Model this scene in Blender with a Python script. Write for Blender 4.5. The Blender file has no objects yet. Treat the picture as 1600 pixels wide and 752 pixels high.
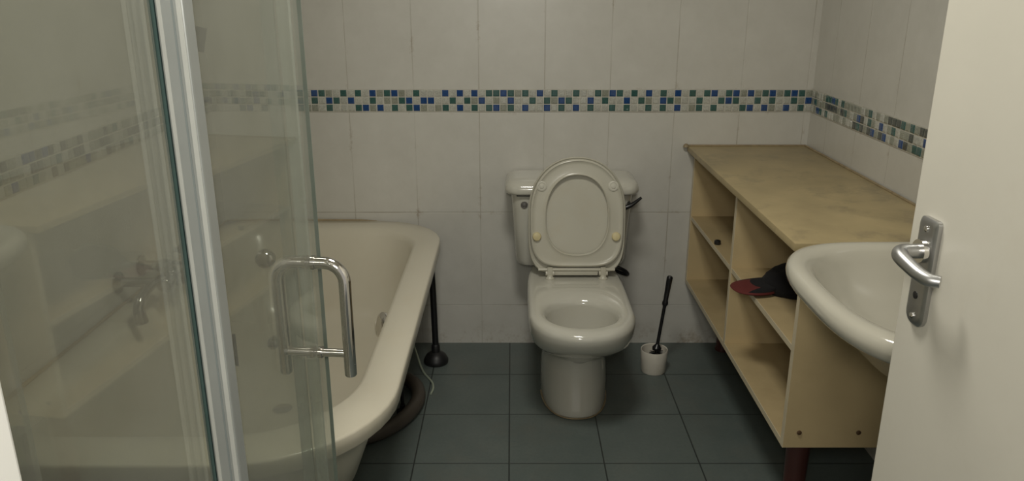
import bpy, bmesh, math, random
from mathutils import Vector, Matrix
S = bpy.context.scene
C = S.collection
PI = math.pi
R = math.radians
random.seed(7)

# ------------------------------------------------------------------ camera, world, light, exposure
CAM_H = 1.43
cam_d = bpy.data.cameras.new('camera')
cam_d.sensor_width = 36.0
cam_d.lens = 36.0 * 1235.0 / 1600.0
cam_d.clip_start = 0.02
cam = bpy.data.objects.new('camera', cam_d)
C.objects.link(cam)
cam.location = (0, 0, CAM_H)
cam.rotation_euler = (R(90 - 17.8), 0, 0)
S.camera = cam

S.view_settings.view_transform = 'Standard'
S.view_settings.look = 'None'
S.view_settings.exposure = 0.12
S.view_settings.gamma = 1.0
S.view_settings.use_curve_mapping = False

W_ = bpy.data.worlds.new('world')
S.world = W_
W_.use_nodes = True
bg = W_.node_tree.nodes['Background']
bg.inputs[0].default_value = (1.0, 0.95, 0.86, 1)
bg.inputs[1].default_value = 0.35


def area_light(name, loc, target, sx, sy, power, col):
    l = bpy.data.lights.new(name, 'AREA')
    l.shape = 'RECTANGLE'
    l.size = sx
    l.size_y = sy
    l.energy = power
    l.color = col
    o = bpy.data.objects.new(name, l)
    C.objects.link(o)
    o.location = loc
    d = Vector(target) - Vector(loc)
    o.rotation_euler = d.to_track_quat('-Z', 'Y').to_euler()
    return o


# the bathroom's ceiling lamp, and the light of the hallway behind the open door
area_light('ceiling_lamp', (0.02, 1.42, 2.34), (0.02, 1.45, 0.0), 0.34, 0.34, 15.5, (1.0, 0.975, 0.875))
area_light('hallway_lamp', (-0.05, -0.12, 1.62), (0.15, 3.0, 0.5), 0.2, 0.2, 6.5, (1.0, 0.97, 0.88))


# ------------------------------------------------------------------ helpers
ROOT = {}


def obj(name, bm, mats, parent=None, smooth=True, loc=None, angle=40):
    me = bpy.data.meshes.new(name)
    off = Vector(loc) if loc is not None else None
    if parent is not None:
        off = ROOT[parent.name]
    if off is not None:
        bmesh.ops.translate(bm, verts=bm.verts, vec=-off)
    bmesh.ops.recalc_face_normals(bm, faces=bm.faces)
    bm.to_mesh(me)
    bm.free()
    if not isinstance(mats, (list, tuple)):
        mats = [mats]
    for m in mats:
        me.materials.append(m)
    if smooth:
        me.shade_smooth()
        try:
            me.set_sharp_from_angle(angle=R(angle))
        except Exception:
            pass
    o = bpy.data.objects.new(name, me)
    C.objects.link(o)
    if parent is not None:
        o.parent = parent
        ROOT[o.name] = off
    elif loc is not None:
        o.location = loc
        ROOT[o.name] = Vector(loc)
    else:
        ROOT[o.name] = Vector((0, 0, 0))
    return o


def thing(name, label, cat, loc, group=None):
    o = bpy.data.objects.new(name, None)
    C.objects.link(o)
    o.empty_display_size = 0.05
    o.location = loc
    ROOT[o.name] = Vector(loc)
    o['label'] = label
    o['category'] = cat
    if group:
        o['group'] = group
    return o


def tag(o, label, cat, group=None):
    o['label'] = label
    o['category'] = cat
    if group:
        o['group'] = group
    return o


def struct(o):
    o['kind'] = 'structure'
    return o


def box(bm, x0, x1, y0, y1, z0, z1, bev=0.0, mi=0, mat=None):
    vs = [bm.verts.new((x, y, z)) for z in (z0, z1) for x, y in ((x0, y0), (x1, y0), (x1, y1), (x0, y1))]
    fs = [(0, 3, 2, 1), (4, 5, 6, 7), (0, 1, 5, 4), (1, 2, 6, 5), (2, 3, 7, 6), (3, 0, 4, 7)]
    faces = [bm.faces.new([vs[i] for i in f]) for f in fs]
    for f in faces:
        f.material_index = mi
    if mat is not None:
        for v in vs:
            v.co = mat @ v.co
    if bev > 0:
        es = list({e for f in faces for e in f.edges})
        r = bmesh.ops.bevel(bm, geom=es, offset=bev, segments=2, profile=0.6, affect='EDGES')
        for f in r['faces']:
            f.material_index = mi
    return vs


def loft(bm, rings, cap0=True, cap1=True, loop=False, mi=0):
    rv = [[bm.verts.new(p) for p in r] for r in rings]
    n = len(rv[0])
    m = len(rv)
    for k in range(m if loop else m - 1):
        a, b = rv[k], rv[(k + 1) % m]
        for i in range(n):
            j = (i + 1) % n
            f = bm.faces.new((a[i], a[j], b[j], b[i]))
            f.material_index = mi
    if not loop:
        if cap0:
            bm.faces.new(rv[0][::-1]).material_index = mi
        if cap1:
            bm.faces.new(rv[-1]).material_index = mi
    return rv


def catmull(pts, k=8):
    P = [Vector(p) for p in pts]
    P = [2 * P[0] - P[1]] + P + [2 * P[-1] - P[-2]]
    out = []
    for i in range(1, len(P) - 2):
        p0, p1, p2, p3 = P[i - 1:i + 3]
        for s in range(k):
            t = s / k
            out.append(0.5 * ((2 * p1) + (p2 - p0) * t + (2 * p0 - 5 * p1 + 4 * p2 - p3) * t * t + (3 * p1 - p0 - 3 * p2 + p3) * t ** 3))
    out.append(P[-2])
    return out


def tube(bm, pts, r, n=14, smooth=0, mi=0):
    P = catmull(pts, smooth) if smooth else [Vector(p) for p in pts]
    rad = r if isinstance(r, (list, tuple)) else [r] * len(P)
    if len(rad) != len(P):
        rr = []
        for i in range(len(P)):
            t = i / (len(P) - 1) * (len(rad) - 1)
            a = min(int(t), len(rad) - 2)
            rr.append(rad[a] + (rad[a + 1] - rad[a]) * (t - a))
        rad = rr
    T = []
    for i in range(len(P)):
        a = P[max(i - 1, 0)]
        b = P[min(i + 1, len(P) - 1)]
        T.append((b - a).normalized())
    up = Vector((0, 0, 1)) if abs(T[0].z) < 0.9 else Vector((1, 0, 0))
    nrm = (up - T[0] * up.dot(T[0])).normalized()
    rings = []
    for i in range(len(P)):
        nrm = (nrm - T[i] * nrm.dot(T[i])).normalized()
        bn = T[i].cross(nrm)
        rings.append([P[i] + (nrm * math.cos(2 * PI * k / n) + bn * math.sin(2 * PI * k / n)) * rad[i] for k in range(n)])
    return loft(bm, rings, mi=mi)


def lathe(bm, prof, origin, axis=(0, 0, 1), n=32, mi=0, cap=True):
    """prof: list of (radius, distance along axis)"""
    q = Vector((0, 0, 1)).rotation_difference(Vector(axis).normalized())
    o = Vector(origin)
    rings = [[o + q @ Vector((r * math.cos(2 * PI * k / n), r * math.sin(2 * PI * k / n), h)) for k in range(n)] for r, h in prof]
    return loft(bm, rings, cap, cap, mi=mi)


def spow(v, e):
    return math.copysign(abs(v) ** e, v)


def egg(cx, cy, w, bf, bb, nf, nb, n=64):
    """superellipse in 2D: half width w, extents bf (towards -v) and bb (towards +v)"""
    out = []
    for k in range(n):
        a = 2 * PI * k / n
        c, s = math.cos(a), math.sin(a)
        if s < 0:
            out.append((cx + w * spow(c, 2 / nf), cy + bf * spow(s, 2 / nf)))
        else:
            out.append((cx + w * spow(c, 2 / nb), cy + bb * spow(s, 2 / nb)))
    return out


def rrect(x0, x1, y0, y1, r, k=10):
    """rounded rectangle; r = radii at (x1,y0),(x1,y1),(x0,y1),(x0,y0)"""
    if not isinstance(r, (list, tuple)):
        r = [r] * 4
    m = min(x1 - x0, y1 - y0) / 2 - 1e-4
    r = [max(min(a, m), 1e-4) for a in r]
    cs = [(x1 - r[0], y0 + r[0], -90, r[0]), (x1 - r[1], y1 - r[1], 0, r[1]), (x0 + r[2], y1 - r[2], 90, r[2]), (x0 + r[3], y0 + r[3], 180, r[3])]
    out = []
    for cx, cy, a0, rr in cs:
        for i in range(k + 1):
            a = R(a0 + 90 * i / k)
            out.append((cx + rr * math.cos(a), cy + rr * math.sin(a)))
    return out


def at_z(o2, z):
    return [(x, y, z) for x, y in o2]


# ------------------------------------------------------------------ materials
def newmat(name):
    m = bpy.data.materials.new(name)
    m.use_nodes = True
    nt = m.node_tree
    b = nt.nodes['Principled BSDF']
    return m, nt, b


class NB:
    """tiny node builder"""
    def __init__(s, nt):
        s.nt = nt

    def n(s, t, **kw):
        x = s.nt.nodes.new(t)
        for k, v in kw.items():
            setattr(x, k, v)
        return x

    def link(s, a, b):
        s.nt.links.new(a, b)

    def math(s, op, a, b=None, c=None, clamp=False):
        x = s.n('ShaderNodeMath', operation=op, use_clamp=clamp)
        for i, v in enumerate((a, b, c)):
            if v is None:
                continue
            if hasattr(v, 'links'):
                s.link(v, x.inputs[i])
            else:
                x.inputs[i].default_value = v
        return x.outputs[0]

    def ramp(s, v, lo, hi, a=0.0, b=1.0):
        x = s.n('ShaderNodeMapRange')
        s.link(v, x.inputs[0])
        for i, q in zip((1, 2, 3, 4), (lo, hi, a, b)):
            x.inputs[i].default_value = q
        return x.outputs[0]

    def noise(s, vec, scale, detail=3, rough=0.55):
        x = s.n('ShaderNodeTexNoise')
        x.inputs['Scale'].default_value = scale
        x.inputs['Detail'].default_value = detail
        x.inputs['Roughness'].default_value = rough
        if vec is not None:
            s.link(vec, x.inputs['Vector'])
        return x.outputs[0]

    def mix(s, f, a, b):
        x = s.n('ShaderNodeMix', data_type='RGBA')
        if hasattr(f, 'links'):
            s.link(f, x.inputs[0])
        else:
            x.inputs[0].default_value = f
        for i, v in ((6, a), (7, b)):
            if hasattr(v, 'links'):
                s.link(v, x.inputs[i])
            else:
                x.inputs[i].default_value = (*v, 1)
        return x.outputs[2]

    def coords(s):
        tc = s.n('ShaderNodeTexCoord')
        sp = s.n('ShaderNodeSeparateXYZ')
        s.link(tc.outputs['Object'], sp.inputs[0])
        return tc.outputs['Object'], sp.outputs[0], sp.outputs[1], sp.outputs[2]

    def bump(s, h, strength, dist, nrm=None):
        x = s.n('ShaderNodeBump')
        x.inputs['Strength'].default_value = strength
        x.inputs['Distance'].default_value = dist
        s.link(h, x.inputs['Height'])
        if nrm is not None:
            s.link(nrm, x.inputs['Normal'])
        return x.outputs[0]


def plain(name, col, rough=0.5, metal=0.0, var=0.06, scale=12, coat=0.0, bump=0.0, bscale=60, dirt=None, dirt_amt=0.0):
    m, nt, b = newmat(name)
    g = NB(nt)
    co, x, y, z = g.coords()
    n1 = g.noise(co, scale, 4)
    f = g.ramp(n1, 0.3, 0.7)
    lo = tuple(c * (1 - var) for c in col)
    hi = tuple(min(1, c * (1 + var)) for c in col)
    c = g.mix(f, lo, hi)
    if dirt is not None:
        n2 = g.noise(co, scale * 0.7 + 3.1, 6, 0.7)
        f2 = g.ramp(n2, 0.52, 0.75, 0, dirt_amt)
        c = g.mix(f2, c, dirt)
    g.link(c, b.inputs['Base Color'])
    b.inputs['Roughness'].default_value = rough
    b.inputs['Metallic'].default_value = metal
    b.inputs['Coat Weight'].default_value = coat
    b.inputs['Coat Roughness'].default_value = 0.08
    if bump:
        g.link(g.bump(g.noise(co, bscale, 4), bump, 0.003), b.inputs['Normal'])
    return m


def tile_wall(name, axis):
    """glazed 250 x 400 wall tile; axis is the horizontal coordinate of the wall"""
    m, nt, b = newmat(name)
    g = NB(nt)
    co, x, y, z = g.coords()
    u = x if axis == 'x' else y
    # vertical joints every 0.25 m, horizontal every 0.4 m, broken by the mosaic band
    du = g.math('ABSOLUTE', g.math('SUBTRACT', g.math('FRACT', g.math('ADD', g.math('MULTIPLY', g.math('ADD', u, 5.376), 4.0), 0.5)), 0.5))
    du = g.math('MULTIPLY', du, 0.25)
    up = g.math('MULTIPLY', g.math('GREATER_THAN', z, 1.0), 0.0855)
    zz = g.math('SUBTRACT', z, up)
    dz = g.math('ABSOLUTE', g.math('SUBTRACT', g.math('FRACT', g.math('ADD', g.math('MULTIPLY', g.math('ADD', zz, 0.229), 2.5), 0.5)), 0.5))
    dz = g.math('MULTIPLY', dz, 0.4)
    d = g.math('MINIMUM', du, dz)
    joint = g.ramp(d, 0.0008, 0.0022, 1, 0)
    nb_ = g.noise(co, 2.6, 4, 0.6)
    nb2 = g.noise(co, 9.0, 5, 0.7)
    vis = g.math('MULTIPLY', joint, g.ramp(nb_, 0.44, 0.68, 0.07, 0.60))
    glaze = g.mix(g.ramp(nb2, 0.3, 0.7), (0.55, 0.535, 0.49), (0.60, 0.585, 0.54))
    base = g.mix(vis, glaze, (0.22, 0.17, 0.11))
    # brown grime spots along joints and low down at the floor
    wide = g.ramp(d, 0.001, 0.012, 1, 0)
    spot = g.math('MULTIPLY', wide, g.ramp(g.noise(co, 14, 6, 0.75), 0.58, 0.72, 0, 0.7))
    lowg = g.math('MULTIPLY', g.ramp(z, 0.01, 0.10, 1, 0), g.ramp(g.noise(co, 11, 6, 0.8), 0.48, 0.66, 0, 0.75))
    spot = g.math('MAXIMUM', spot, lowg)
    base = g.mix(spot, base, (0.27, 0.20, 0.13))
    g.link(base, b.inputs['Base Color'])
    g.link(g.math('ADD', g.math('MULTIPLY', joint, 0.4), 0.30), b.inputs['Roughness'])
    wav = g.bump(g.noise(co, 3.2, 2), 0.35, 0.01)
    wav = g.bump(g.math('SUBTRACT', 1.0, joint), 0.5, 0.0012, wav)
    g.link(wav, b.inputs['Normal'])
    return m


def tile_floor():
    m, nt, b = newmat('blue_grey_floor_tile')
    g = NB(nt)
    co, x, y, z = g.coords()

    def line(u, off):
        q = g.math('ABSOLUTE', g.math('SUBTRACT', g.math('FRACT', g.math('ADD', g.math('DIVIDE', g.math('ADD', u, off), 0.3), 0.5)), 0.5))
        return g.math('MULTIPLY', q, 0.3)
    d = g.math('MINIMUM', line(x, 3.009), line(y, 3.0 - 0.056 + 0.0))
    joint = g.ramp(d, 0.0012, 0.003, 1, 0)
    n1 = g.noise(co, 7, 5, 0.65)
    n2 = g.noise(co, 90, 3, 0.7)
    c = g.mix(g.ramp(n1, 0.3, 0.7), (0.098, 0.122, 0.116), (0.127, 0.150, 0.140))
    c = g.mix(g.ramp(n2, 0.35, 0.75, 0, 0.5), c, (0.08, 0.10, 0.095))
    c = g.mix(g.ramp(g.noise(co, 3.3, 6, 0.8), 0.5, 0.72, 0, 0.30), c, (0.16, 0.14, 0.11))
    c = g.mix(joint, c, (0.03, 0.035, 0.033))
    g.link(c, b.inputs['Base Color'])
    b.inputs['Roughness'].default_value = 0.42
    nn = g.bump(n2, 0.15, 0.001)
    nn = g.bump(g.math('SUBTRACT', 1.0, joint), 0.6, 0.0015, nn)
    g.link(nn, b.inputs['Normal'])
    return m


def glass_mat(name, tint, haze, haze_col, refl=0.32):
    m, nt, b = newmat(name)
    nt.nodes.remove(b)
    g = NB(nt)
    out = nt.nodes['Material Output']
    co, x, y, z = g.coords()
    tr = g.n('ShaderNodeBsdfTransparent')
    tr.inputs[0].default_value = (*tint, 1)
    gl = g.n('ShaderNodeBsdfGlossy')
    gl.inputs[0].default_value = (1, 1, 1, 1)
    gl.inputs[1].default_value = 0.02
    fr = g.n('ShaderNodeFresnel')
    fr.inputs[0].default_value = 1.45
    df = g.n('ShaderNodeBsdfDiffuse')
    df.inputs[0].default_value = (*haze_col, 1)
    m1 = g.n('ShaderNodeMixShader')
    n1 = g.noise(co, 3.5, 5, 0.7)
    g.link(g.ramp(n1, 0.3, 0.75, haze * 0.6, haze * 1.5), m1.inputs[0])
    g.link(tr.outputs[0], m1.inputs[1])
    g.link(df.outputs[0], m1.inputs[2])
    m2 = g.n('ShaderNodeMixShader')
    g.link(g.math('MULTIPLY', fr.outputs[0], refl), m2.inputs[0])
    g.link(m1.outputs[0], m2.inputs[1])
    g.link(gl.outputs[0], m2.inputs[2])
    g.link(m2.outputs[0], out.inputs[0])
    return m


def mosaic_mat(name, col, rough=0.12, spark=0.0):
    m, nt, b = newmat(name)
    g = NB(nt)
    co, x, y, z = g.coords()
    v = g.n('ShaderNodeTexVoronoi')
    v.inputs['Scale'].default_value = 260
    g.link(co, v.inputs['Vector'])
    c = g.mix(g.ramp(v.outputs['Distance'], 0.0, 0.7), tuple(min(1, c * 1.25) for c in col), tuple(c * 0.8 for c in col))
    c = g.mix(g.ramp(g.noise(co, 21, 2), 0.35, 0.65, 0, 0.35), c, tuple(c * 0.6 for c in col))
    g.link(c, b.inputs['Base Color'])
    b.inputs['Roughness'].default_value = rough
    b.inputs['Coat Weight'].default_value = 0.5
    b.inputs['Coat Roughness'].default_value = 0.05
    return m


M = {}
M['wall_x'] = tile_wall('white_glazed_tile_back', 'x')
M['wall_y'] = tile_wall('white_glazed_tile_side', 'y')
M['floor'] = tile_floor()
M['plaster'] = plain('white_painted_plaster', (0.68, 0.65, 0.58), 0.8, var=0.03)
M['door'] = plain('white_door_paint', (0.66, 0.63, 0.55), 0.38, var=0.03, scale=4, bump=0.08, bscale=40, dirt=(0.52, 0.45, 0.34), dirt_amt=0.18)
M['jamb'] = plain('white_gloss_frame_paint', (0.85, 0.84, 0.80), 0.4, var=0.02)
M['grout'] = plain('pale_grout', (0.52, 0.50, 0.44), 0.8, var=0.12, scale=40)
M['mo_w'] = mosaic_mat('mosaic_pale_glass', (0.50, 0.50, 0.45))
M['mo_w2'] = mosaic_mat('mosaic_grey_green_glass', (0.30, 0.31, 0.255))
M['mo_g'] = mosaic_mat('mosaic_teal_glass', (0.04, 0.115, 0.105))
M['mo_b'] = mosaic_mat('mosaic_blue_glass', (0.012, 0.062, 0.21))
M['mo_d'] = mosaic_mat('mosaic_dark_grey_glass', (0.075, 0.085, 0.075))
M['ceramic'] = plain('white_ceramic', (0.56, 0.545, 0.48), 0.10, var=0.03, scale=5, coat=0.6, dirt=(0.50, 0.44, 0.32), dirt_amt=0.18)
M['pan_in'] = plain('white_ceramic_basin_glaze', (0.50, 0.475, 0.40), 0.12, var=0.03, scale=4, coat=0.5)
M['seat'] = plain('cream_plastic_seat', (0.53, 0.51, 0.43), 0.25, var=0.03, scale=6, dirt=(0.50, 0.42, 0.28), dirt_amt=0.22)
M['bumper'] = plain('yellowed_plastic_buffer', (0.66, 0.57, 0.33), 0.4)
M['bumper2'] = plain('pale_plastic_buffer', (0.60, 0.58, 0.50), 0.35)
M['acrylic'] = plain('white_bath_acrylic', (0.58, 0.54, 0.44), 0.28, var=0.03, scale=3, coat=0.2, dirt=(0.52, 0.42, 0.28), dirt_amt=0.18)
M['chrome'] = plain('chrome', (0.78, 0.76, 0.73), 0.09, metal=1.0, var=0.05)
M['chrome_dark'] = plain('dark_chrome', (0.34, 0.33, 0.31), 0.14, metal=1.0, var=0.15)  # evenly darker chrome tone for the bath mixer
M['satin'] = plain('satin_aluminium', (0.50, 0.50, 0.50), 0.36, metal=1.0, var=0.05)
M['profile'] = plain('pale_shower_profile', (0.40, 0.42, 0.41), 0.32, metal=0.25, var=0.05)
M['profile_light'] = plain('milky_seal_strip', (0.56, 0.57, 0.54), 0.4)
M['profile_dark'] = plain('grey_seal_strip', (0.25, 0.28, 0.28), 0.4)
M['glass'] = glass_mat('shower_glass', (0.925, 0.937, 0.905), 0.155, (0.555, 0.555, 0.515))
M['glass_edge'] = plain('green_glass_edge', (0.075, 0.125, 0.12), 0.12, var=0.1)
M['glass_edge_pale'] = plain('pale_green_glass_edge', (0.22, 0.29, 0.25), 0.15, var=0.1)
M['seal'] = glass_mat('clear_plastic_seal', (0.86, 0.90, 0.87), 0.40, (0.66, 0.70, 0.66))
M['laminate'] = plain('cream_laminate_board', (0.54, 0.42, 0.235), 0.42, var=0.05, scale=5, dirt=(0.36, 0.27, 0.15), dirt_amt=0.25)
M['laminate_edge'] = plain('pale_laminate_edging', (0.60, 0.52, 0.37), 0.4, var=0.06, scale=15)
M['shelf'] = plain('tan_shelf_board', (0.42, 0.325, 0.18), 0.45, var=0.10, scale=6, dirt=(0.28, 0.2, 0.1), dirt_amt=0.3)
M['top'] = plain('worn_tan_worktop', (0.395, 0.312, 0.168), 0.42, var=0.16, scale=5, dirt=(0.17, 0.14, 0.09), dirt_amt=0.75)
M['leg'] = plain('dark_red_brown_plastic', (0.07, 0.022, 0.018), 0.35)
M['black'] = plain('black_rubber', (0.010, 0.010, 0.011), 0.45)
M['black_p'] = plain('black_plastic', (0.012, 0.012, 0.013), 0.3)
M['cloth_k'] = plain('black_cloth', (0.004, 0.0035, 0.0045), 1.0, bump=0.3, bscale=200)
M['cloth_r'] = plain('dark_red_cloth', (0.10, 0.012, 0.010), 0.85, bump=0.3, bscale=200)
M['brush_w'] = plain('white_plastic_holder', (0.66, 0.62, 0.54), 0.35, dirt=(0.4, 0.33, 0.22), dirt_amt=0.3)
M['hose'] = plain('grey_brown_waste_hose', (0.075, 0.062, 0.05), 0.5)
M['hose_w'] = plain('pale_green_tube', (0.34, 0.38, 0.30), 0.35)
M['water'] = plain('toilet_water', (0.30, 0.29, 0.24), 0.03)
M['screw'] = plain('brown_screw_cap', (0.09, 0.05, 0.025), 0.4)
M['caulk'] = plain('dirty_silicone', (0.30, 0.235, 0.14), 0.5, var=0.2, scale=30, dirt=(0.18, 0.11, 0.05), dirt_amt=0.7)
M['grey_paper'] = plain('grey_sticker', (0.16, 0.165, 0.15), 0.6)
M['steel'] = plain('dull_steel', (0.22, 0.21, 0.2), 0.35, metal=0.9)

# ------------------------------------------------------------------ room shell
XL, XR, YB, YF, ZC = -1.15, 1.147, 3.043, 0.30, 2.4


def slab(name, x0, x1, y0, y1, z0, z1, mat):
    bm = bmesh.new()
    box(bm, x0, x1, y0, y1, z0, z1)
    return struct(obj(name, bm, mat, smooth=False))


slab('floor', -1.6, 1.6, -1.6, YB + 0.1, -0.1, 0.0, M['floor'])
slab('ceiling', -1.25, 1.25, 0.18, YB + 0.1, ZC, ZC + 0.1, M['plaster'])
slab('wall_back', -1.25, 1.25, YB, YB + 0.1, 0.0, ZC, M['wall_x'])
slab('wall_left', XL - 0.1, XL, 0.18, YB, 0.0, ZC, M['wall_y'])
slab('wall_right', XR, XR + 0.1, 0.18, YB, 0.0, ZC, M['wall_y'])
# front wall with the doorway the photo was taken through
JL, JR, ZD = -0.240, 0.675, 2.05
bm = bmesh.new()
box(bm, -1.15, JL, 0.18, YF, 0.0, ZC)
box(bm, JR, XR, 0.18, YF, 0.0, ZC)
box(bm, JL, JR, 0.18, YF, ZD, ZC)
struct(obj('wall_front', bm, M['plaster'], smooth=False))
bm = bmesh.new()
box(bm, JL, JL + 0.02, 0.165, YF + 0.006, 0.0, ZD - 0.02, 0.002)
box(bm, JR - 0.02, JR, 0.165, YF + 0.006, 0.0, ZD - 0.02, 0.002)
box(bm, JL, JR, 0.165, YF + 0.006, ZD - 0.02, ZD, 0.002)
struct(obj('trim_1', bm, M['jamb'], smooth=False))

# ------------------------------------------------------------------ mosaic bands
r1 = {0: 'b', 1: 'g', 4: 'g', 6: 'g', 8: 'b', 10: 'g', 11: 'b', 14: 'g', 18: 'b', 20: 'b', 22: 'b', 24: 'g', 25: 'g', 26: 'b', 27: 'g', 29: 'g', 31: 'b', 33: 'g', 36: 'g', 39: 'g', 41: 'b', 42: 'g', 44: 'g', 46: 'b', 48: 'g', 50: 'b', 52: 'g', 54: 'g', 55: 'b', 57: 'g', 58: 'b', 60: 'b', 62: 'g', 63: 'b', 65: 'g', 66: 'b', 67: 'g'}
r2 = {0: 'g', 2: 'b', 3: 'g', 5: 'b', 8: 'g', 12: 'g', 13: 'b', 15: 'b', 16: 'b', 19: 'g', 21: 'g', 23: 'b', 27: 'b', 30: 'g', 32: 'g', 34: 'b', 35: 'g', 38: 'b', 40: 'g', 43: 'b', 45: 'g', 48: 'b', 49: 'g', 53: 'g', 56: 'g', 57: 'b', 58: 'g', 61: 'g', 63: 'g', 66: 'g', 68: 'b'}
r3 = {0: 'v', 2: 'g', 6: 'g', 7: 'b', 9: 'b', 11: 'g', 13: 'g', 14: 'b', 18: 'g', 20: 'b', 22: 'g', 24: 'g', 25: 'b', 27: 'g', 29: 'b', 32: 'b', 34: 'g', 36: 'b', 38: 'g', 41: 'g', 43: 'g', 46: 'g', 48: 'g', 50: 'b', 53: 'g', 55: 'g', 59: 'g', 60: 'b', 62: 'b', 65: 'b', 67: 'g'}
MI = {'w': 1, 'v': 2, 'g': 3, 'b': 4, 'd': 5}
PT = 0.02775
ZT = 1.0575
mos_m = [M['grout'], M['mo_w'], M['mo_w2'], M['mo_g'], M['mo_b'], M['mo_d']]


def mosaic_tile(bm, fr, u, z, mi):
    """one little glass tile with a pillowed face; fr(u, z, out) maps to the room"""
    s = PT / 2 - 0.0011
    ti, tj = random.uniform(-1, 1) * 0.0003, random.uniform(-1, 1) * 0.0003
    a = [bm.verts.new(fr(u + sx * s, z + sz * s, 0.0012)) for sx, sz in ((-1, -1), (1, -1), (1, 1), (-1, 1))]
    b = [bm.verts.new(fr(u + sx * (s - 0.0014), z + sz * (s - 0.0014), 0.0042 + sx * ti + sz * tj)) for sx, sz in ((-1, -1), (1, -1), (1, 1), (-1, 1))]
    d = [bm.verts.new(fr(u + sx * (s - 0.0045), z + sz * (s - 0.0045), 0.0052 + sx * ti + sz * tj)) for sx, sz in ((-1, -1), (1, -1), (1, 1), (-1, 1))]
    bm.faces.new(d).material_index = mi
    for i in range(4):
        j = (i + 1) % 4
        bm.faces.new((b[i], b[j], d[j], d[i])).material_index = mi
    for i in range(4):
        j = (i + 1) % 4
        bm.faces.new((a[i], a[j], b[j], b[i])).material_index = mi


def band(name, fr, cols, pick):
    bm = bmesh.new()
    u0, u1 = cols[0][1] - PT / 2, cols[-1][1] + PT / 2
    z0, z1 = ZT - 3 * PT - 0.001, ZT + 0.001
    v = [bm.verts.new(fr(u, z, o)) for o in (0.0002, 0.0026) for u, z in ((u0, z0), (u1, z0), (u1, z1), (u0, z1))]
    for f in ((0, 3, 2, 1), (4, 5, 6, 7), (0, 1, 5, 4), (1, 2, 6, 5), (2, 3, 7, 6), (3, 0, 4, 7)):
        bm.faces.new([v[i] for i in f])
    for c, u in cols:
        for r in range(3):
            mosaic_tile(bm, fr, u, ZT - PT * (r + 0.5), MI[pick(c, r)])
    return struct(obj(name, bm, mos_m, smooth=False))


def pick_back(c, r):
    rr = (r1, r2, r3)[r]
    if c >= 0:
        return rr.get(c, 'w' if random.random() < 0.8 else 'v')
    return random.choice('wwvggb' if c > -15 else 'wwg')


def pick_side(c, r):
    return random.choices('wvgbd', (0.22, 0.38, 0.16, 0.05, 0.19))[0]


band('trim_2', lambda u, z, o: (u, YB - o, z), [(c, XR - 69 * PT + (c + 0.5) * PT) for c in range(-14, 69)], pick_back)
band('trim_3', lambda u, z, o: (XR - o, YB - u, z), [(c, 0.005 + (c + 0.5) * PT) for c in range(90)], pick_side)
band('trim_4', lambda u, z, o: (XL + o, YB - u, z), [(c, 0.005 + (c + 0.5) * PT) for c in range(96)], pick_side)

# ------------------------------------------------------------------ bathtub
TX0, TX1, TY0, TY1 = XL + 0.003, -0.265, 1.335, YB - 0.008


def tub_ring(i, z, rr=None, iy0=None, iy1=None, il=None):
    a = i if il is None else il
    b0 = i if iy0 is None else iy0
    b1 = i if iy1 is None else iy1
    k = 1.0 if rr is None else rr
    rad = [max(0.32 * k - i * 0.55, 0.08), max(0.27 * k - i * 0.55, 0.08), max(0.10, 0.06 + i * 0.6), max(0.10, 0.06 + i * 0.6)]
    return at_z(rrect(TX0 + a, TX1 - i, TY0 + b0, TY1 - b1, rad, 12), z)


t = thing('bathtub', 'white rounded bathtub in the back left corner beyond the shower glass', 'bathtub', ((TX0 + TX1) / 2, (TY0 + TY1) / 2, 0))
bm = bmesh.new()
rings = [
    tub_ring(0.26, 0.135, iy0=0.34, iy1=0.30, il=0.26), tub_ring(0.20, 0.15, iy0=0.26, iy1=0.22, il=0.20), tub_ring(0.135, 0.24, iy0=0.18, iy1=0.15),
    tub_ring(0.085, 0.38, iy0=0.11, iy1=0.09), tub_ring(0.055, 0.49, iy0=0.065, iy1=0.06),
    tub_ring(0.018, 0.498, iy0=0.018, iy1=0.018, il=0.012), tub_ring(0.003, 0.499), tub_ring(0.000, 0.502), tub_ring(0.0, 0.5335), tub_ring(0.0015, 0.5375),
    tub_ring(0.005, 0.5395), tub_ring(0.045, 0.5415, iy0=0.055, iy1=0.055), tub_ring(0.082, 0.540, iy0=0.10, iy1=0.095),
    tub_ring(0.093, 0.534, iy0=0.112, iy1=0.106), tub_ring(0.101, 0.515, iy0=0.125, iy1=0.118), tub_ring(0.119, 0.40, iy0=0.18, iy1=0.16),
    tub_ring(0.140, 0.26, iy0=0.25, iy1=0.21), tub_ring(0.180, 0.19, iy0=0.31, iy1=0.26), tub_ring(0.25, 0.165, iy0=0.40, iy1=0.34)]
loft(bm, rings)
obj('basin', bm, M['acrylic'], t, angle=60)
# overflow plate on the inner long side
bm = bmesh.new()
ox, oy, oz = TX1 - 0.108, 2.115, 0.492
lathe(bm, [(0.036, 0), (0.038, 0.004), (0.037, 0.010), (0.031, 0.013), (0.012, 0.0145)], (ox, oy, oz), (-0.78, -0.50, 0.36))
obj('overflow_plate', bm, M['chrome'], t)
bm = bmesh.new()
lathe(bm, [(0.03, 0), (0.03, 0.004), (0.012, 0.006)], (-0.72, 2.2, 0.166))
obj('drain', bm, M['chrome'], t)
for x, y in ((-0.385, 2.47), (-0.95, 2.47), (-0.60, 1.72), (-0.95, 1.72)):
    bm = bmesh.new()
    tube(bm, [(x, y, 0.012), (x, y, 0.30)], 0.006, 10)
    lathe(bm, [(0.022, 0.0), (0.022, 0.008), (0.010, 0.016), (0.010, 0.03)], (x, y, 0.0005), n=20)
    obj('leg', bm, M['black'], t)
bm = bmesh.new()
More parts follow.
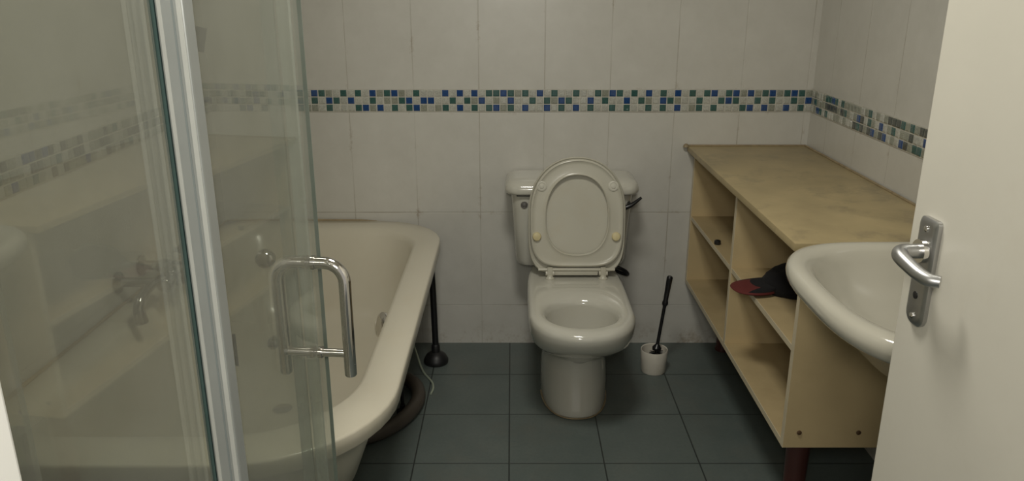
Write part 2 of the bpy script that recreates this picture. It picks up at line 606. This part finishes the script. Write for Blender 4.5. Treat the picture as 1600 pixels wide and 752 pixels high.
pts = [(XL + 0.009, TY0 + 0.05, 0.542)] + [(XL + 0.008, TY0 + 0.3 + 0.28 * k, 0.542) for k in range(5)] + [(XL + 0.015, YB - 0.015, 0.542)] + [(-1.0 + 0.1 * k, YB - 0.008, 0.541) for k in range(5)] + [(-0.54, YB - 0.006, 0.538)]
tube(bm, pts, [0.005] * 10 + [0.004, 0.0015], 8)
obj('sealant_bead', bm, M['caulk'], t)

# bath mixer on the left wall
t = thing('bath_mixer', 'chrome bath mixer with curved spout over the left side of the tub', 'tap', (XL, 2.23, 0.61))
bm = bmesh.new()
bx = -1.005
lathe(bm, [(0.019, -0.10), (0.023, -0.095), (0.023, -0.06), (0.020, -0.055), (0.020, 0.055), (0.023, 0.06), (0.023, 0.095), (0.019, 0.10)], (bx, 2.23, 0.610), (0, 1, 0), 24)
lathe(bm, [(0.021, -0.03), (0.024, -0.02), (0.024, 0.02), (0.018, 0.03)], (bx, 2.23, 0.610), (0, 0, 1), 20)
obj('body', bm, M['chrome_dark'], t)
for dy in (-0.075, 0.075):
    bm = bmesh.new()
    lathe(bm, [(0.031, 0.0), (0.031, 0.006), (0.014, 0.016), (0.013, 0.14)], (XL + 0.001, 2.23 + dy, 0.610), (1, 0, 0), 24)
    obj('wall_inlet', bm, M['chrome_dark'], t)
    bm = bmesh.new()
    c0 = Vector((bx, 2.23 + dy * 1.05, 0.628))
    lathe(bm, [(0.012, 0), (0.012, 0.02), (0.022, 0.024), (0.024, 0.04), (0.018, 0.05)], c0, (0, 0, 1), 12)
    for k in range(4):
        a = k * PI / 2 + 0.4
        tube(bm, [c0 + Vector((0, 0, 0.034)), c0 + Vector((0.032 * math.cos(a), 0.032 * math.sin(a), 0.034))], [0.007, 0.009], 8)
    obj('tap_knob', bm, M['chrome_dark'], t)
bm = bmesh.new()
tube(bm, [(bx, 2.225, 0.612), (bx - 0.004, 2.16, 0.628), (bx - 0.010, 2.09, 0.630), (bx - 0.016, 2.03, 0.616), (bx - 0.018, 2.005, 0.590), (bx - 0.014, 2.003, 0.560), (bx - 0.012, 2.003, 0.548)], [0.013, 0.0125, 0.0125, 0.013, 0.0145, 0.017, 0.017], 14, smooth=6)
obj('spout', bm, M['chrome_dark'], t)

# ------------------------------------------------------------------ toilet
TCX = 0.232
t = thing('toilet', 'white toilet with its seat and lid raised against the cistern', 'toilet', (TCX, 2.6, 0))


def pan(z, w, yf, yb, yc=2.43, nf=2.15, nb=4.5, cx=TCX):
    return at_z(egg(cx, yc, w, yc - yf, yb - yc, nf, nb), z)


bm = bmesh.new()
loft(bm, [
    pan(0.0, 0.117, 2.425, 2.86, 2.66, 2.4, 2.8, TCX - 0.006), pan(0.010, 0.119, 2.421, 2.865, 2.66, 2.4, 2.8, TCX - 0.006), pan(0.03, 0.118, 2.427, 2.865, 2.66, 2.4, 2.8, TCX - 0.006),
    pan(0.09, 0.119, 2.443, 2.87, 2.66, 2.35, 2.8, TCX - 0.005), pan(0.15, 0.113, 2.458, 2.87, 2.65, 2.3, 2.8, TCX - 0.004), pan(0.195, 0.105, 2.463, 2.88, 2.63, 2.3, 3.0), pan(0.225, 0.107, 2.448, 2.89, 2.58, 2.25, 3.0), pan(0.25, 0.124, 2.395, 2.90, 2.52, 2.2, 3.2),
    pan(0.275, 0.145, 2.335, 2.92, 2.46), pan(0.31, 0.164, 2.28, 2.94), pan(0.345, 0.174, 2.247, 2.97), pan(0.378, 0.1775, 2.233, 2.99),
    pan(0.393, 0.175, 2.236, 2.99), pan(0.401, 0.168, 2.246, 2.985), pan(0.404, 0.158, 2.262, 2.97),
    pan(0.403, 0.142, 2.288, 2.64, 2.43, 2.1, 2.6), pan(0.398, 0.130, 2.302, 2.575, 2.43, 2.1, 2.3), pan(0.388, 0.121, 2.314, 2.555, 2.43, 2.1, 2.2),
    pan(0.370, 0.117, 2.320, 2.552, 2.43, 2.1, 2.1), pan(0.34, 0.115, 2.325, 2.552, 2.43, 2.1, 2.1), pan(0.28, 0.094, 2.355, 2.54, 2.44, 2.1, 2.1), pan(0.235, 0.066, 2.40, 2.53, 2.46, 2, 2), pan(0.20, 0.03, 2.45, 2.51, 2.48, 2, 2)])
obj('bowl', bm, M['ceramic'], t, angle=70)
bm = bmesh.new()
o2 = egg(TCX - 0.006, 2.66, 0.120, 0.240, 0.205, 2.4, 2.8, 64)
tube(bm, [(x, y, 0.003) for x, y in o2[33:64]], 0.0026, 6)
obj('grime_joint', bm, M['caulk'], t)['label'] = 'dirty sealant line at the foot'
bm = bmesh.new()
lathe(bm, [(0.058, 0.0), (0.058, 0.001)], (TCX, 2.465, 0.243), n=32)
obj('water', bm, M['water'], t)
# cistern
bm = bmesh.new()


def cis(z, w, y0, y1, r=0.045, cx=TCX - 0.007):
    return at_z(rrect(cx - w, cx + w, y0, y1, [r, 0.01, 0.01, r], 8), z)


loft(bm, [cis(0.405, 0.19, 2.875, 3.02), cis(0.412, 0.203, 2.862, 3.025), cis(0.43, 0.210, 2.856, 3.03), cis(0.56, 0.218, 2.850, 3.03), cis(0.700, 0.228, 2.845, 3.03)])
obj('cistern', bm, M['ceramic'], t)
bm = bmesh.new()
loft(bm, [cis(0.694, 0.236, 2.838, 3.034, 0.05), cis(0.697, 0.247, 2.828, 3.036, 0.055), cis(0.704, 0.250, 2.825, 3.036, 0.055), cis(0.716, 0.250, 2.825, 3.036, 0.055), cis(0.731, 0.245, 2.830, 3.036, 0.055),
          cis(0.741, 0.233, 2.843, 3.035, 0.05), cis(0.747, 0.212, 2.864, 3.03, 0.05), cis(0.749, 0.17, 2.90, 3.02, 0.04)])
obj('cistern_lid', bm, M['ceramic'], t, angle=60)
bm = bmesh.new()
box(bm, TCX - 0.215, TCX - 0.12, 2.8405, 2.846, 0.6895, 0.6945)  # solid black strip stands in for the shade under the cistern lid
obj('painted_shade_strip', bm, M['black_p'], t)
bm = bmesh.new()
cc = (TCX - 0.186, 2.852, 0.655)
lathe(bm, [(0.0135, 0.0), (0.0135, 0.006), (0.012, 0.009), (0.009, 0.009), (0.008, 0.007), (0.003, 0.0075)], cc, (0, -1, 0.05), 24)
obj('badge', bm, M['steel'], t)['label'] = 'round grey overflow badge'
bm = bmesh.new()
tube(bm, [(TCX + 0.205, 2.862, 0.658), (TCX + 0.205, 2.832, 0.658)], 0.009, 12)
tube(bm, [(TCX + 0.185, 2.830, 0.648), (TCX + 0.212, 2.828, 0.661), (TCX + 0.245, 2.822, 0.690)], [0.010, 0.008, 0.005], 10, smooth=5)
obj('flush_lever', bm, M['black_p'], t)['label'] = 'dark flush lever'
bm = bmesh.new()
tube(bm, [(TCX + 0.13, 2.90, 0.40), (TCX + 0.17, 2.86, 0.405), (TCX + 0.205, 2.87, 0.385), (TCX + 0.22, 2.90, 0.36), (TCX + 0.21, 2.95, 0.345), (TCX + 0.17, 3.0, 0.345)], 0.007, 10, smooth=6)
obj('supply_hose', bm, M['black'], t)['label'] = 'dark flexible supply hose'

# seat and lid stand upright: local (u, v, w) with v up along the seat, w towards the viewer
HY, HZ, TILT = 2.757, 0.418, R(8.5)


def sv(u, v, w):
    return (TCX + 0.006 + u, HY + v * math.sin(TILT) - w * math.cos(TILT), HZ + v * math.cos(TILT) + w * math.sin(TILT))


def sring(o2, w):
    return [sv(u, v, w) for u, v in o2]


def lido(i):
    return egg(0, 0.225, 0.1785 - i, 0.228 - i, 0.205 - i, 4.6, 2.15, 72)


def seato(i):
    return egg(0, 0.225, 0.171 - i, 0.200 - i, 0.198 - i, 4.2, 2.15, 72)


def holeo(i):
    return egg(0, 0.213, 0.1125 + i, 0.140 + i, 0.150 + i, 2.5, 2.2, 72)


bm = bmesh.new()
loft(bm, [sring(lido(0.02), -0.013), sring(lido(0.005), -0.010), sring(lido(0), -0.004), sring(lido(0.0), 0.005), sring(lido(0.003), 0.008), sring(lido(0.006), 0.006), sring(lido(0.009), 0.001), sring(lido(0.03), 0.0)])
lid = obj('lid', bm, M['seat'], t, angle=50)
bm = bmesh.new()
loft(bm, [sring(seato(0), 0.006), sring(seato(0.0), 0.014), sring(seato(0.003), 0.019), sring(seato(0.007), 0.020), sring(seato(0.010), 0.0165), sring(seato(0.020), 0.016),
          sring(holeo(0.016), 0.016), sring(holeo(0.007), 0.0175), sring(holeo(0.004), 0.020), sring(holeo(0.001), 0.018), sring(holeo(0), 0.013), sring(holeo(0.0), 0.006)], loop=True)
seat = obj('seat', bm, M['seat'], t, angle=50)
for u, v, m in ((-0.130, 0.325, 'bumper2'), (0.130, 0.325, 'bumper2'), (-0.147, 0.140, 'bumper'), (0.143, 0.140, 'bumper')):
    bm = bmesh.new()
    q = Vector(sv(u, v, 1)) - Vector(sv(u, v, 0))
    if m == 'bumper':
        pr = [(0.016, 0.0), (0.0165, 0.006), (0.014, 0.011), (0.007, 0.013)]
    else:
        pr = [(0.019, 0.0), (0.019, 0.003), (0.017, 0.0045), (0.013, 0.0045), (0.012, 0.003), (0.0085, 0.003), (0.008, 0.006), (0.004, 0.0065)]
    lathe(bm, pr, sv(u, v, 0.0155), q, 24)
    bo = obj('buffer', bm, M[m], seat)
    bo['label'] = 'yellowed round buffer' if m == 'bumper' else 'pale round buffer'
for s in (-1, 1):
    bm = bmesh.new()
    x = TCX + 0.006 + s * 0.098
    lathe(bm, [(0.017, 0), (0.017, 0.004), (0.012, 0.008), (0.009, 0.016)], (x, 2.735, 0.4035), n=20)
    box(bm, x - 0.010, x + 0.010, 2.728, 2.762, 0.412, 0.445, 0.003)
    lathe(bm, [(0.009, -0.016), (0.009, 0.016)], (x, 2.738, 0.424), (1, 0, 0), 16)
    obj('hinge', bm, M['seat'], t)
bm = bmesh.new()
tube(bm, [(TCX - 0.135, 2.742, 0.437), (TCX + 0.147, 2.742, 0.437)], 0.0055, 10)
box(bm, TCX - 0.075, TCX + 0.085, 2.741, 2.752, 0.415, 0.432, 0.002)
obj('hinge_bar', bm, M['seat'], t)

# ------------------------------------------------------------------ toilet brush
bx_, by_ = 0.552, 2.79
t = thing('toilet_brush_holder', 'white round toilet brush holder on the floor beside the toilet', 'brush holder', (bx_, by_, 0))
bm = bmesh.new()
lathe(bm, [(0.046, 0.0), (0.048, 0.004), (0.050, 0.05), (0.0525, 0.090), (0.051, 0.093), (0.048, 0.091), (0.046, 0.05), (0.044, 0.008), (0.02, 0.008)], (bx_, by_, 0.0005), n=40)
obj('cup', bm, M['brush_w'], t)
t = thing('toilet_brush', 'black handled toilet brush standing in its white holder', 'brush', (bx_, by_, 0.012))
tx, ty = bx_ + 0.045, by_ + 0.01
bm = bmesh.new()


def hl(k):
    return Vector((bx_ + (tx - bx_) * k, by_ + (ty - by_) * k, 0.015 + 0.375 * k))


tube(bm, [hl(0.04), hl(0.24), hl(0.66), hl(0.68), hl(0.70), hl(0.72), hl(0.74), hl(0.97), hl(0.985), hl(1.0)], [0.005, 0.0065, 0.0065, 0.0075, 0.0115, 0.0115, 0.009, 0.0115, 0.0115, 0.008], 14)
obj('handle', bm, M['black_p'], t)
bm = bmesh.new()
tube(bm, [hl(0.19), hl(0.195), hl(0.22), hl(0.25), hl(0.26)], [0.010, 0.017, 0.018, 0.010, 0.007], 18)
obj('collar', bm, M['black_p'], t)
bm = bmesh.new()
for k in range(90):
    a = random.uniform(0, 2 * PI)
    q = random.uniform(0.04, 0.19)
    c0 = hl(q)
    dvec = Vector((math.cos(a), math.sin(a), random.uniform(-0.1, 0.3)))
    tube(bm, [c0, c0 + dvec * 0.026], [0.0022, 0.0012], 4)
obj('bristles', bm, M['black_p'], t)

# ------------------------------------------------------------------ plunger
px_, py_ = -0.303, 2.86
t = thing('plunger', 'black rubber plunger standing under the far end of the bathtub rim', 'plunger', (px_, py_, 0))
bm = bmesh.new()
lathe(bm, [(0.046, 0.0), (0.049, 0.006), (0.049, 0.014), (0.046, 0.020), (0.040, 0.032), (0.028, 0.042), (0.017, 0.048), (0.0165, 0.075), (0.013, 0.080)], (px_, py_, 0.0005), n=36)
obj('rubber_cup', bm, M['black'], t)
bm = bmesh.new()
tube(bm, [(px_, py_, 0.06), (px_ - 0.004, py_ + 0.004, 0.30), (px_ - 0.010, py_ + 0.006, 0.47)], 0.0125, 14)
obj('handle', bm, M['black_p'], t)

# ------------------------------------------------------------------ hoses under the tub
bm = bmesh.new()
P = catmull([(-0.64, 2.22, 0.085), (-0.55, 2.235, 0.045), (-0.47, 2.27, 0.0275), (-0.40, 2.335, 0.0265), (-0.352, 2.43, 0.0265), (-0.336, 2.53, 0.0265), (-0.358, 2.62, 0.028), (-0.41, 2.67, 0.032), (-0.48, 2.66, 0.05), (-0.56, 2.60, 0.085)], 14)
tube(bm, P, [0.0245 + 0.0015 * (i % 2) for i in range(len(P))], 16)
tag(obj('waste_hose', bm, M['hose'], loc=(-0.33, 2.53, 0)), 'thick dark grey ribbed waste hose looped on the floor under the tub', 'hose')
bm = bmesh.new()
tube(bm, [(-0.44, 2.92, 0.20), (-0.41, 2.89, 0.12), (-0.375, 2.84, 0.04), (-0.345, 2.77, 0.0055), (-0.305, 2.69, 0.0045), (-0.294, 2.64, 0.0045), (-0.298, 2.595, 0.0045)], 0.004, 8, smooth=8)
tag(obj('thin_hose', bm, M['hose_w'], loc=(-0.33, 2.66, 0)), 'thin pale greenish tube trailing on the floor under the tub', 'hose')

# ------------------------------------------------------------------ open cabinet and worktop
CX0, CX1, CY0, CY1, CZ0, CZ1 = 0.710, XR - 0.004, 1.812, YB - 0.006, 0.276, 0.820
TB = 0.018
t = thing('open_cabinet', 'cream open shelf cabinet on dark legs along the right wall', 'cabinet', ((CX0 + CX1) / 2, (CY0 + CY1) / 2, 0))


def board(name, x0, x1, y0, y1, z0, z1, edge='x', m=None, parent=None):
    """board with paler edging on its open front"""
    bm = bmesh.new()
    box(bm, x0 + 0.001, x1, y0, y1, z0, z1, 0.0008)
    box(bm, x0, x0 + 0.0015, y0, y1, z0, z1, 0.0, 1)
    return obj(name, bm, [m or M['laminate'], M['laminate_edge']], parent or t, smooth=False)


YM = 2.42
sp = board('side_panel', CX0, CX1, CY0, CY0 + TB, CZ0, CZ1)
board('side_panel', CX0, CX1, CY1 - TB, CY1, CZ0, CZ1)
board('divider', CX0, CX1 - 0.01, YM - TB / 2, YM + TB / 2, CZ0 + TB, CZ1)
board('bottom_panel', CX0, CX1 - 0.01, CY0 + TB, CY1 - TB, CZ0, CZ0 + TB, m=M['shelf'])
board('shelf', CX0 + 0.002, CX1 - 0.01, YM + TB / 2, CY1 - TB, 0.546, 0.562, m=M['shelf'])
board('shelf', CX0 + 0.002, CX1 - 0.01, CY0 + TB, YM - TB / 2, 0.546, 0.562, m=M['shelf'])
bm = bmesh.new()
box(bm, CX1 - 0.010, CX1, CY0 + TB, CY1 - TB, CZ0, CZ1)
obj('back_panel', bm, M['laminate'], t, smooth=False)
for x, z in ((0.750, CZ0 + 0.045), (0.905, CZ0 + 0.045)):
    bm = bmesh.new()
    lathe(bm, [(0.0065, 0.0), (0.0065, 0.0015), (0.004, 0.003)], (x, CY0, z), (0, -1, 0), 14)
    obj('screw_cap', bm, M['screw'], sp)
for y in (CY0 + 0.055, CY1 - 0.06):
    for x in (CX0 + (0.065 if y < 2 else 0.16), CX1 - 0.07):
        bm = bmesh.new()
        lathe(bm, [(0.030, 0.0), (0.031, 0.006), (0.026, 0.02), (0.028, 0.10), (0.031, 0.25), (0.036, 0.262), (0.036, CZ0)], (x, y, 0.0003), n=28)
        obj('leg', bm, M['leg'], t)

bm = bmesh.new()
box(bm, 0.682, XR - 0.003, 1.812, YB - 0.003, 0.8205, 0.8405, 0.0015)
wt = tag(obj('worktop', bm, M['top'], loc=(0.9, 2.4, 0.8205)), 'worn tan worktop over the open cabinet by the right wall', 'worktop')
bm = bmesh.new()
tube(bm, [(0.668, YB - 0.006, 0.843), (0.80, YB - 0.006, 0.8425), (1.0, YB - 0.006, 0.8425), (XR - 0.008, YB - 0.008, 0.8425), (XR - 0.007, 2.6, 0.8425), (XR - 0.007, 1.82, 0.8425)], 0.004, 8)
lathe(bm, [(0.012, 0), (0.010, 0.008), (0.004, 0.013)], (0.675, YB - 0.012, 0.838), n=12)
obj('sealant_bead', bm, M['caulk'], wt)

# small dark cap on the far shelf
bm = bmesh.new()
lathe(bm, [(0.011, 0.0), (0.012, 0.003), (0.011, 0.013), (0.008, 0.015)], (0.727, 2.66, 0.5625), n=20)
tag(obj('bottle_cap', bm, M['black_p'], loc=(0.727, 2.66, 0.5625)), 'tiny dark bottle cap on the far compartment shelf', 'bottle cap')

# ------------------------------------------------------------------ black cap with red brim on the near shelf
t = thing('cloth_cap', 'crumpled black cloth cap with dark red brim on the cabinet shelf', 'cap', (0.80, 2.22, 0.563))
cz = 0.5635
bm = bmesh.new()
rings = []
N = 40
for z, k in ((0.0, 0.96), (0.004, 1.0), (0.02, 1.0), (0.040, 0.93), (0.058, 0.80), (0.070, 0.60), (0.077, 0.35), (0.078, 0.08)):
    ring = []
    for i in range(N):
        a = 2 * PI * i / N
        wob = 1 + 0.05 * math.sin(3 * a + z * 60) + 0.035 * math.sin(7 * a + z * 110)
        ring.append((0.835 + 0.088 * k * wob * math.cos(a), 2.215 + 0.078 * k * wob * math.sin(a), cz + z * (1 + 0.12 * math.cos(a))))
    rings.append(ring)
loft(bm, rings)
obj('crown', bm, M['cloth_k'], t)
bm = bmesh.new()
top, bot = [], []
for i in range(25):
    s = -1 + 2 * i / 24
    a = PI + s * 0.62 + 0.12
    # root follows the crown, rim reaches past the shelf front
    ri = Vector((0.845 + 0.072 * math.cos(a), 2.215 + 0.068 * math.sin(a), 0))
    reach = 0.095 * (1 - abs(s) ** 2.6) + 0.008
    ro = Vector((0.835 + (0.082 + reach) * math.cos(a), 2.215 + (0.074 + reach) * math.sin(a), 0))
    top.append((ri, ro))
secs = []
for ri, ro in top:
    mid = (ri + ro) / 2
    secs.append([ri + Vector((0, 0, cz + 0.030)), mid + Vector((0, 0, cz + 0.027)), ro + Vector((0, 0, cz + 0.016)), ro + Vector((0, 0, cz + 0.006)), mid + Vector((0, 0, cz + 0.010)), ri + Vector((0, 0, cz + 0.016))])
rv = [[bm.verts.new(p) for p in s_] for s_ in secs]
for q_, (a, b) in enumerate(zip(rv[:-1], rv[1:])):
    for i in range(6):
        j = (i + 1) % 6
        f = bm.faces.new((a[i], a[j], b[j], b[i]))
        f.material_index = 1 if i in (2, 3) or (i == 1 and 6 <= q_ <= 17) else 0
bm.faces.new(rv[0])
bm.faces.new(rv[-1][::-1])
o = obj('brim', bm, [M['cloth_k'], M['cloth_r']], t)
o['label'] = 'dark red edged brim'
ss = o.modifiers.new('s', 'SUBSURF')
ss.levels = ss.render_levels = 2

# ------------------------------------------------------------------ wash basin
t = thing('wash_basin', 'large white wash basin with rolled rim next to the worktop', 'wash basin', (0.9, 1.38, 0.85))
BY = 1.488
BCX = 0.865


def bas(w, bfront, bback, z, nf=3.0, nb=7.0, cx=BCX, cy=BY):
    # egg in (Y, X): width along Y, "front" towards -X
    return [(x, y, z) for y, x in egg(cy, cx, w, bfront, bback, nf, nb, 80)]


BB = XR - 0.003 - BCX
bm = bmesh.new()
loft(bm, [
    bas(0.11, 0.03, 0.20, 0.62), bas(0.15, 0.05, 0.22, 0.64, 2.4, 4), bas(0.205, 0.135, 0.25, 0.70, 2.5, 5), bas(0.262, 0.203, BB, 0.775, 2.7, 7), bas(0.297, 0.248, BB, 0.797),
    bas(0.309, 0.260, BB, 0.806), bas(0.317, 0.267, BB, 0.816), bas(0.319, 0.269, BB, 0.828), bas(0.317, 0.267, BB, 0.841), bas(0.310, 0.261, BB, 0.849), bas(0.299, 0.251, BB, 0.8525),
    bas(0.287, 0.240, BB - 0.01, 0.8525), bas(0.276, 0.229, BB - 0.09, 0.848, 2.8, 3.0), bas(0.268, 0.221, BB - 0.115, 0.838, 2.7, 2.8), bas(0.258, 0.211, BB - 0.125, 0.818, 2.6, 2.7), bas(0.237, 0.188, BB - 0.135, 0.780, 2.5, 2.5),
    bas(0.19, 0.145, BB - 0.15, 0.735, 2.3, 2.3), bas(0.12, 0.09, 0.09, 0.712, 2.1, 2.1), bas(0.03, 0.03, 0.03, 0.705, 2, 2)])
obj('bowl', bm, M['pan_in'], t, angle=75)
bm = bmesh.new()
lathe(bm, [(0.028, 0), (0.028, 0.004), (0.010, 0.006)], (BCX, BY, 0.704), n=24)
obj('drain', bm, M['chrome'], t)
bm = bmesh.new()
loft(bm, [at_z(rrect(0.86 - a, 1.02 + a, BY - 0.08 - a, BY + 0.08 + a, 0.06, 8), z) for z, a in ((0.0005, 0.02), (0.02, 0.018), (0.08, 0.0), (0.5, 0.0), (0.63, 0.02), (0.66, 0.03))])
obj('pedestal', bm, M['pan_in'], t)

# ------------------------------------------------------------------ door leaf and its lever handle
DE = Vector((0.572, 1.083, 0))          # free edge
DD = Vector((-0.055, 1.0, 0)).normalized()   # along the door, away from the hinge
DN = Vector((-DD.y, DD.x, 0))            # towards the room (seen face)
DM = Matrix(((DD.x, DN.x, 0, DE.x), (DD.y, DN.y, 0, DE.y), (0, 0, 1, 0), (0, 0, 0, 1)))   # local x along, y out of the face


def dl(a, n, z):
    return DM @ Vector((a, n, z))


bm = bmesh.new()
box(bm, -0.785, 0.0, -0.040, 0.0, 0.008, 2.02, 0.0025, 0, DM)
door = struct(obj('door_1', bm, M['door'], smooth=False))
# handle set
bm = bmesh.new()
pa = -0.052     # backset from the free edge
pz0, pz1 = 0.974, 1.130
rings = []
for n_, ins in ((0.0003, 0.0), (0.006, 0.0), (0.009, 0.003), (0.010, 0.007)):
    rings.append([dl(a, n_, z) for a, z in rrect(pa - 0.021 + ins, pa + 0.021 - ins, pz0 + ins, pz1 - ins, [0.016, 0.006, 0.006, 0.016], 6)])
loft(bm, rings)
hp = obj('door_handle', bm, M['satin'], door)
bm = bmesh.new()
hz = 1.084
tube(bm, [dl(pa, 0.010, hz), dl(pa, 0.017, hz)], 0.0165, 24)
obj('collar', bm, M['chrome'], hp)
bm = bmesh.new()
tube(bm, [dl(pa, 0.012, hz), dl(pa, 0.024, hz), dl(pa, 0.034, hz), dl(pa - 0.003, 0.043, hz - 0.001), dl(pa - 0.014, 0.048, hz - 0.003), dl(pa - 0.034, 0.047, hz - 0.008), dl(pa - 0.054, 0.044, hz - 0.013), dl(pa - 0.069, 0.038, hz - 0.016), dl(pa - 0.078, 0.028, hz - 0.016)],
     [0.0105, 0.0100, 0.0105, 0.011, 0.0105, 0.010, 0.0095, 0.009, 0.008], 16, smooth=6)
obj('lever', bm, M['satin'], hp)
for z in (pz1 - 0.014, pz0 + 0.014):
    bm = bmesh.new()
    lathe(bm, [(0.0045, 0), (0.0045, 0.002), (0.002, 0.003)], dl(pa, 0.0095, z), DN, 12)
    obj('screw', bm, M['chrome'], hp)
bm = bmesh.new()
lathe(bm, [(0.0055, 0), (0.0055, 0.0012), (0.003, 0.0015)], dl(pa, 0.0095, hz - 0.065), DN, 14)
obj('keyhole', bm, M['black_p'], hp)

# ------------------------------------------------------------------ shower enclosure
ZG0, ZG1 = 0.115, 1.90
t = thing('shower_enclosure', 'framed glass shower enclosure in the left foreground, cutting across the tub', 'shower enclosure', (-0.7, 0.76, 0))
# tray
bm = bmesh.new()
loft(bm, [at_z(rrect(XL + 0.004, -0.285, YF + 0.004, 1.235, [0.05, 0.03, 0.02, 0.02], 6), z) for z in (0.0005, 0.09)] +
     [at_z(rrect(XL + 0.008, -0.289, YF + 0.008, 1.231, [0.05, 0.03, 0.02, 0.02], 6), 0.098), at_z(rrect(XL + 0.06, -0.34, YF + 0.06, 1.18, 0.04, 6), 0.097), at_z(rrect(XL + 0.08, -0.36, YF + 0.08, 1.16, 0.04, 6), 0.05)])
obj('tray', bm, M['acrylic'], t)


def pane(name, p0, p1, z0, z1, th=0.005, m=None, parent=None, edges=(False, False), em='glass_edge'):
    """glass sheet from p0 to p1 in plan; its cut ends show dark green"""
    p0, p1 = Vector((*p0, 0)), Vector((*p1, 0))
    d = (p1 - p0).normalized()
    n = Vector((-d.y, d.x, 0)) * th / 2
    L = (p1 - p0).length
    mt = Matrix(((d.x, n.x, 0, p0.x), (d.y, n.y, 0, p0.y), (0, 0, 1, 0), (0, 0, 0, 1)))
    bm = bmesh.new()
    box(bm, 0, L, -1, 1, z0, z1, 0, 0, mt)
    for on, a, b in ((edges[0], -0.0006, 0), (edges[1], L, L + 0.0006)):
        if on:
            box(bm, a, b, -1, 1, z0, z1, 0, 1, mt)
    return obj(name, bm, [m or M['glass'], M[em]], parent or t, smooth=False)


HP = Vector((-0.304, 1.12, 0))          # where the handle is bolted
GT = Vector((0.100, 1.0, 0)).normalized()
GN = Vector((GT.y, -GT.x, 0))           # towards the open room
E0 = HP - GT * 0.300
E1 = HP + GT * 0.040
p = pane('fixed_pane', (-0.372, YF + 0.02), (-0.362, 0.52), ZG0, ZG1)
p2 = pane('inner_pane', (-0.374, 0.50), (-0.352, 0.795), ZG0, ZG1, edges=(True, False))
dr = pane('door_pane', (E0.x, E0.y), (E1.x, E1.y), ZG0, ZG1, th=0.006, edges=(False, True), em='glass_edge_pale')


def profile(name, x0, x1, y0, y1, m='profile', grooves=True, parent=None):
    bm = bmesh.new()
    box(bm, x0, x1, y0, y1, ZG0 - 0.015, ZG1, 0.003)
    if grooves:
        w = x1 - x0
        for k in (0.22, 0.5, 0.76):
            box(bm, x0 + w * k - 0.0022, x0 + w * k + 0.0022, y0 - 0.0012, y0 + 0.001, ZG0 - 0.015, ZG1, 0.0008)
    return obj(name, bm, M[m], parent or t, smooth=False)


profile('post', -0.350, -0.3215, 0.806, 0.832, grooves=False)
for x0, x1, mm in ((-0.3475, -0.3435, 'profile_light'), (-0.3335, -0.3315, 'profile_dark'), (-0.3285, -0.3235, 'profile_light')):
    bm = bmesh.new()
    box(bm, x0, x1, 0.8054, 0.8066, ZG0, ZG1)
    obj('seal_strip', bm, M[mm], t, smooth=False)
bm = bmesh.new()
box(bm, -0.3565, -0.3505, 0.806, 0.812, ZG0, ZG1)
obj('green_glass_edge', bm, M['glass_edge'], t, smooth=False)
# far door, across the end of the bath
pane('side_door_pane', (XL + 0.03, 1.205), (-0.345, 1.205), ZG0, ZG1, th=0.006)
bm = bmesh.new()
box(bm, -0.368, -0.349, 1.200, 1.210, ZG0, ZG1, 0.002)
box(bm, -0.344, -0.326, 1.199, 1.213, ZG0, ZG1, 0.002)
obj('side_door_seal', bm, M['seal'], t, smooth=False)
profile('wall_profile', XL + 0.002, XL + 0.03, 1.19, 1.22, grooves=False)
profile('wall_profile', -0.384, -0.360, YF + 0.002, YF + 0.024, grooves=False)
# top and bottom rails
for z0, z1 in ((ZG0 - 0.016, ZG0), (ZG1, ZG1 + 0.03)):
    bm = bmesh.new()
    box(bm, -0.380, -0.350, YF + 0.002, 0.81, z0, z1, 0.002)
    box(bm, -0.352, -0.315, 0.81, 1.215, z0, z1, 0.002)
    box(bm, XL + 0.002, -0.33, 1.192, 1.218, z0, z1, 0.002)
    obj('rail', bm, M['profile'], t, smooth=False)


def d_handle(base, nrm, zt, zb, zend, parent, st=0.052, r=0.0095):
    hnd = None
    for s in (1, -1):
        bm = bmesh.new()
        n = nrm * s

        def q(k, z):
            v = base + n * k
            return Vector((v.x, v.y, z))
        pts = [q(0.004, zt), q(0.010, zt), q(0.020, zt)]
        for i in range(9):
            a = PI / 2 * i / 8
            pts.append(q(st - 0.030 + 0.030 * math.sin(a), zt - 0.030 + 0.030 * math.cos(a)))
        pts += [q(st, zt - 0.08), q(st, zend + 0.002), q(st, zend)]
        tube(bm, pts, [r] * (len(pts) - 2) + [r, r * 0.85], 20)
        tube(bm, [q(0.004, zb), q(st, zb)], r * 0.72, 16)
        for z, rr in ((zt, r * 1.16), (zb, r * 1.0)):
            tube(bm, [q(0.0035, z), q(0.009, z)], rr, 20)
        h = obj('handle', bm, M['chrome'], parent)
        h['label'] = 'chrome D-shaped pull handle'


d_handle(HP, GN, 1.036, 0.888, 0.850, dr)
sd = [o for o in t.children if o.name.startswith('side_door_pane')][0]
for z, r in ((1.018, 0.0155), (0.872, 0.0100)):
    bm = bmesh.new()
    lathe(bm, [(r * 0.7, 0.0), (r * 0.7, 0.006), (r, 0.009), (r, 0.018), (r * 0.8, 0.023), (r * 0.4, 0.025)], (-0.392, 1.2015, z), (0, -1, 0), 24)
    obj('fitting_cap', bm, M['chrome'], sd)
bm = bmesh.new()
box(bm, 0, 0.026, 0.0, 0.0008, 0, 0.036, 0, 0, Matrix.Translation((-0.482, 1.2008, 1.343)) @ Matrix.Rotation(R(14), 4, 'Y'))
obj('sticker', bm, M['grey_paper'], sd, smooth=False)['label'] = 'small grey sticker remnant'
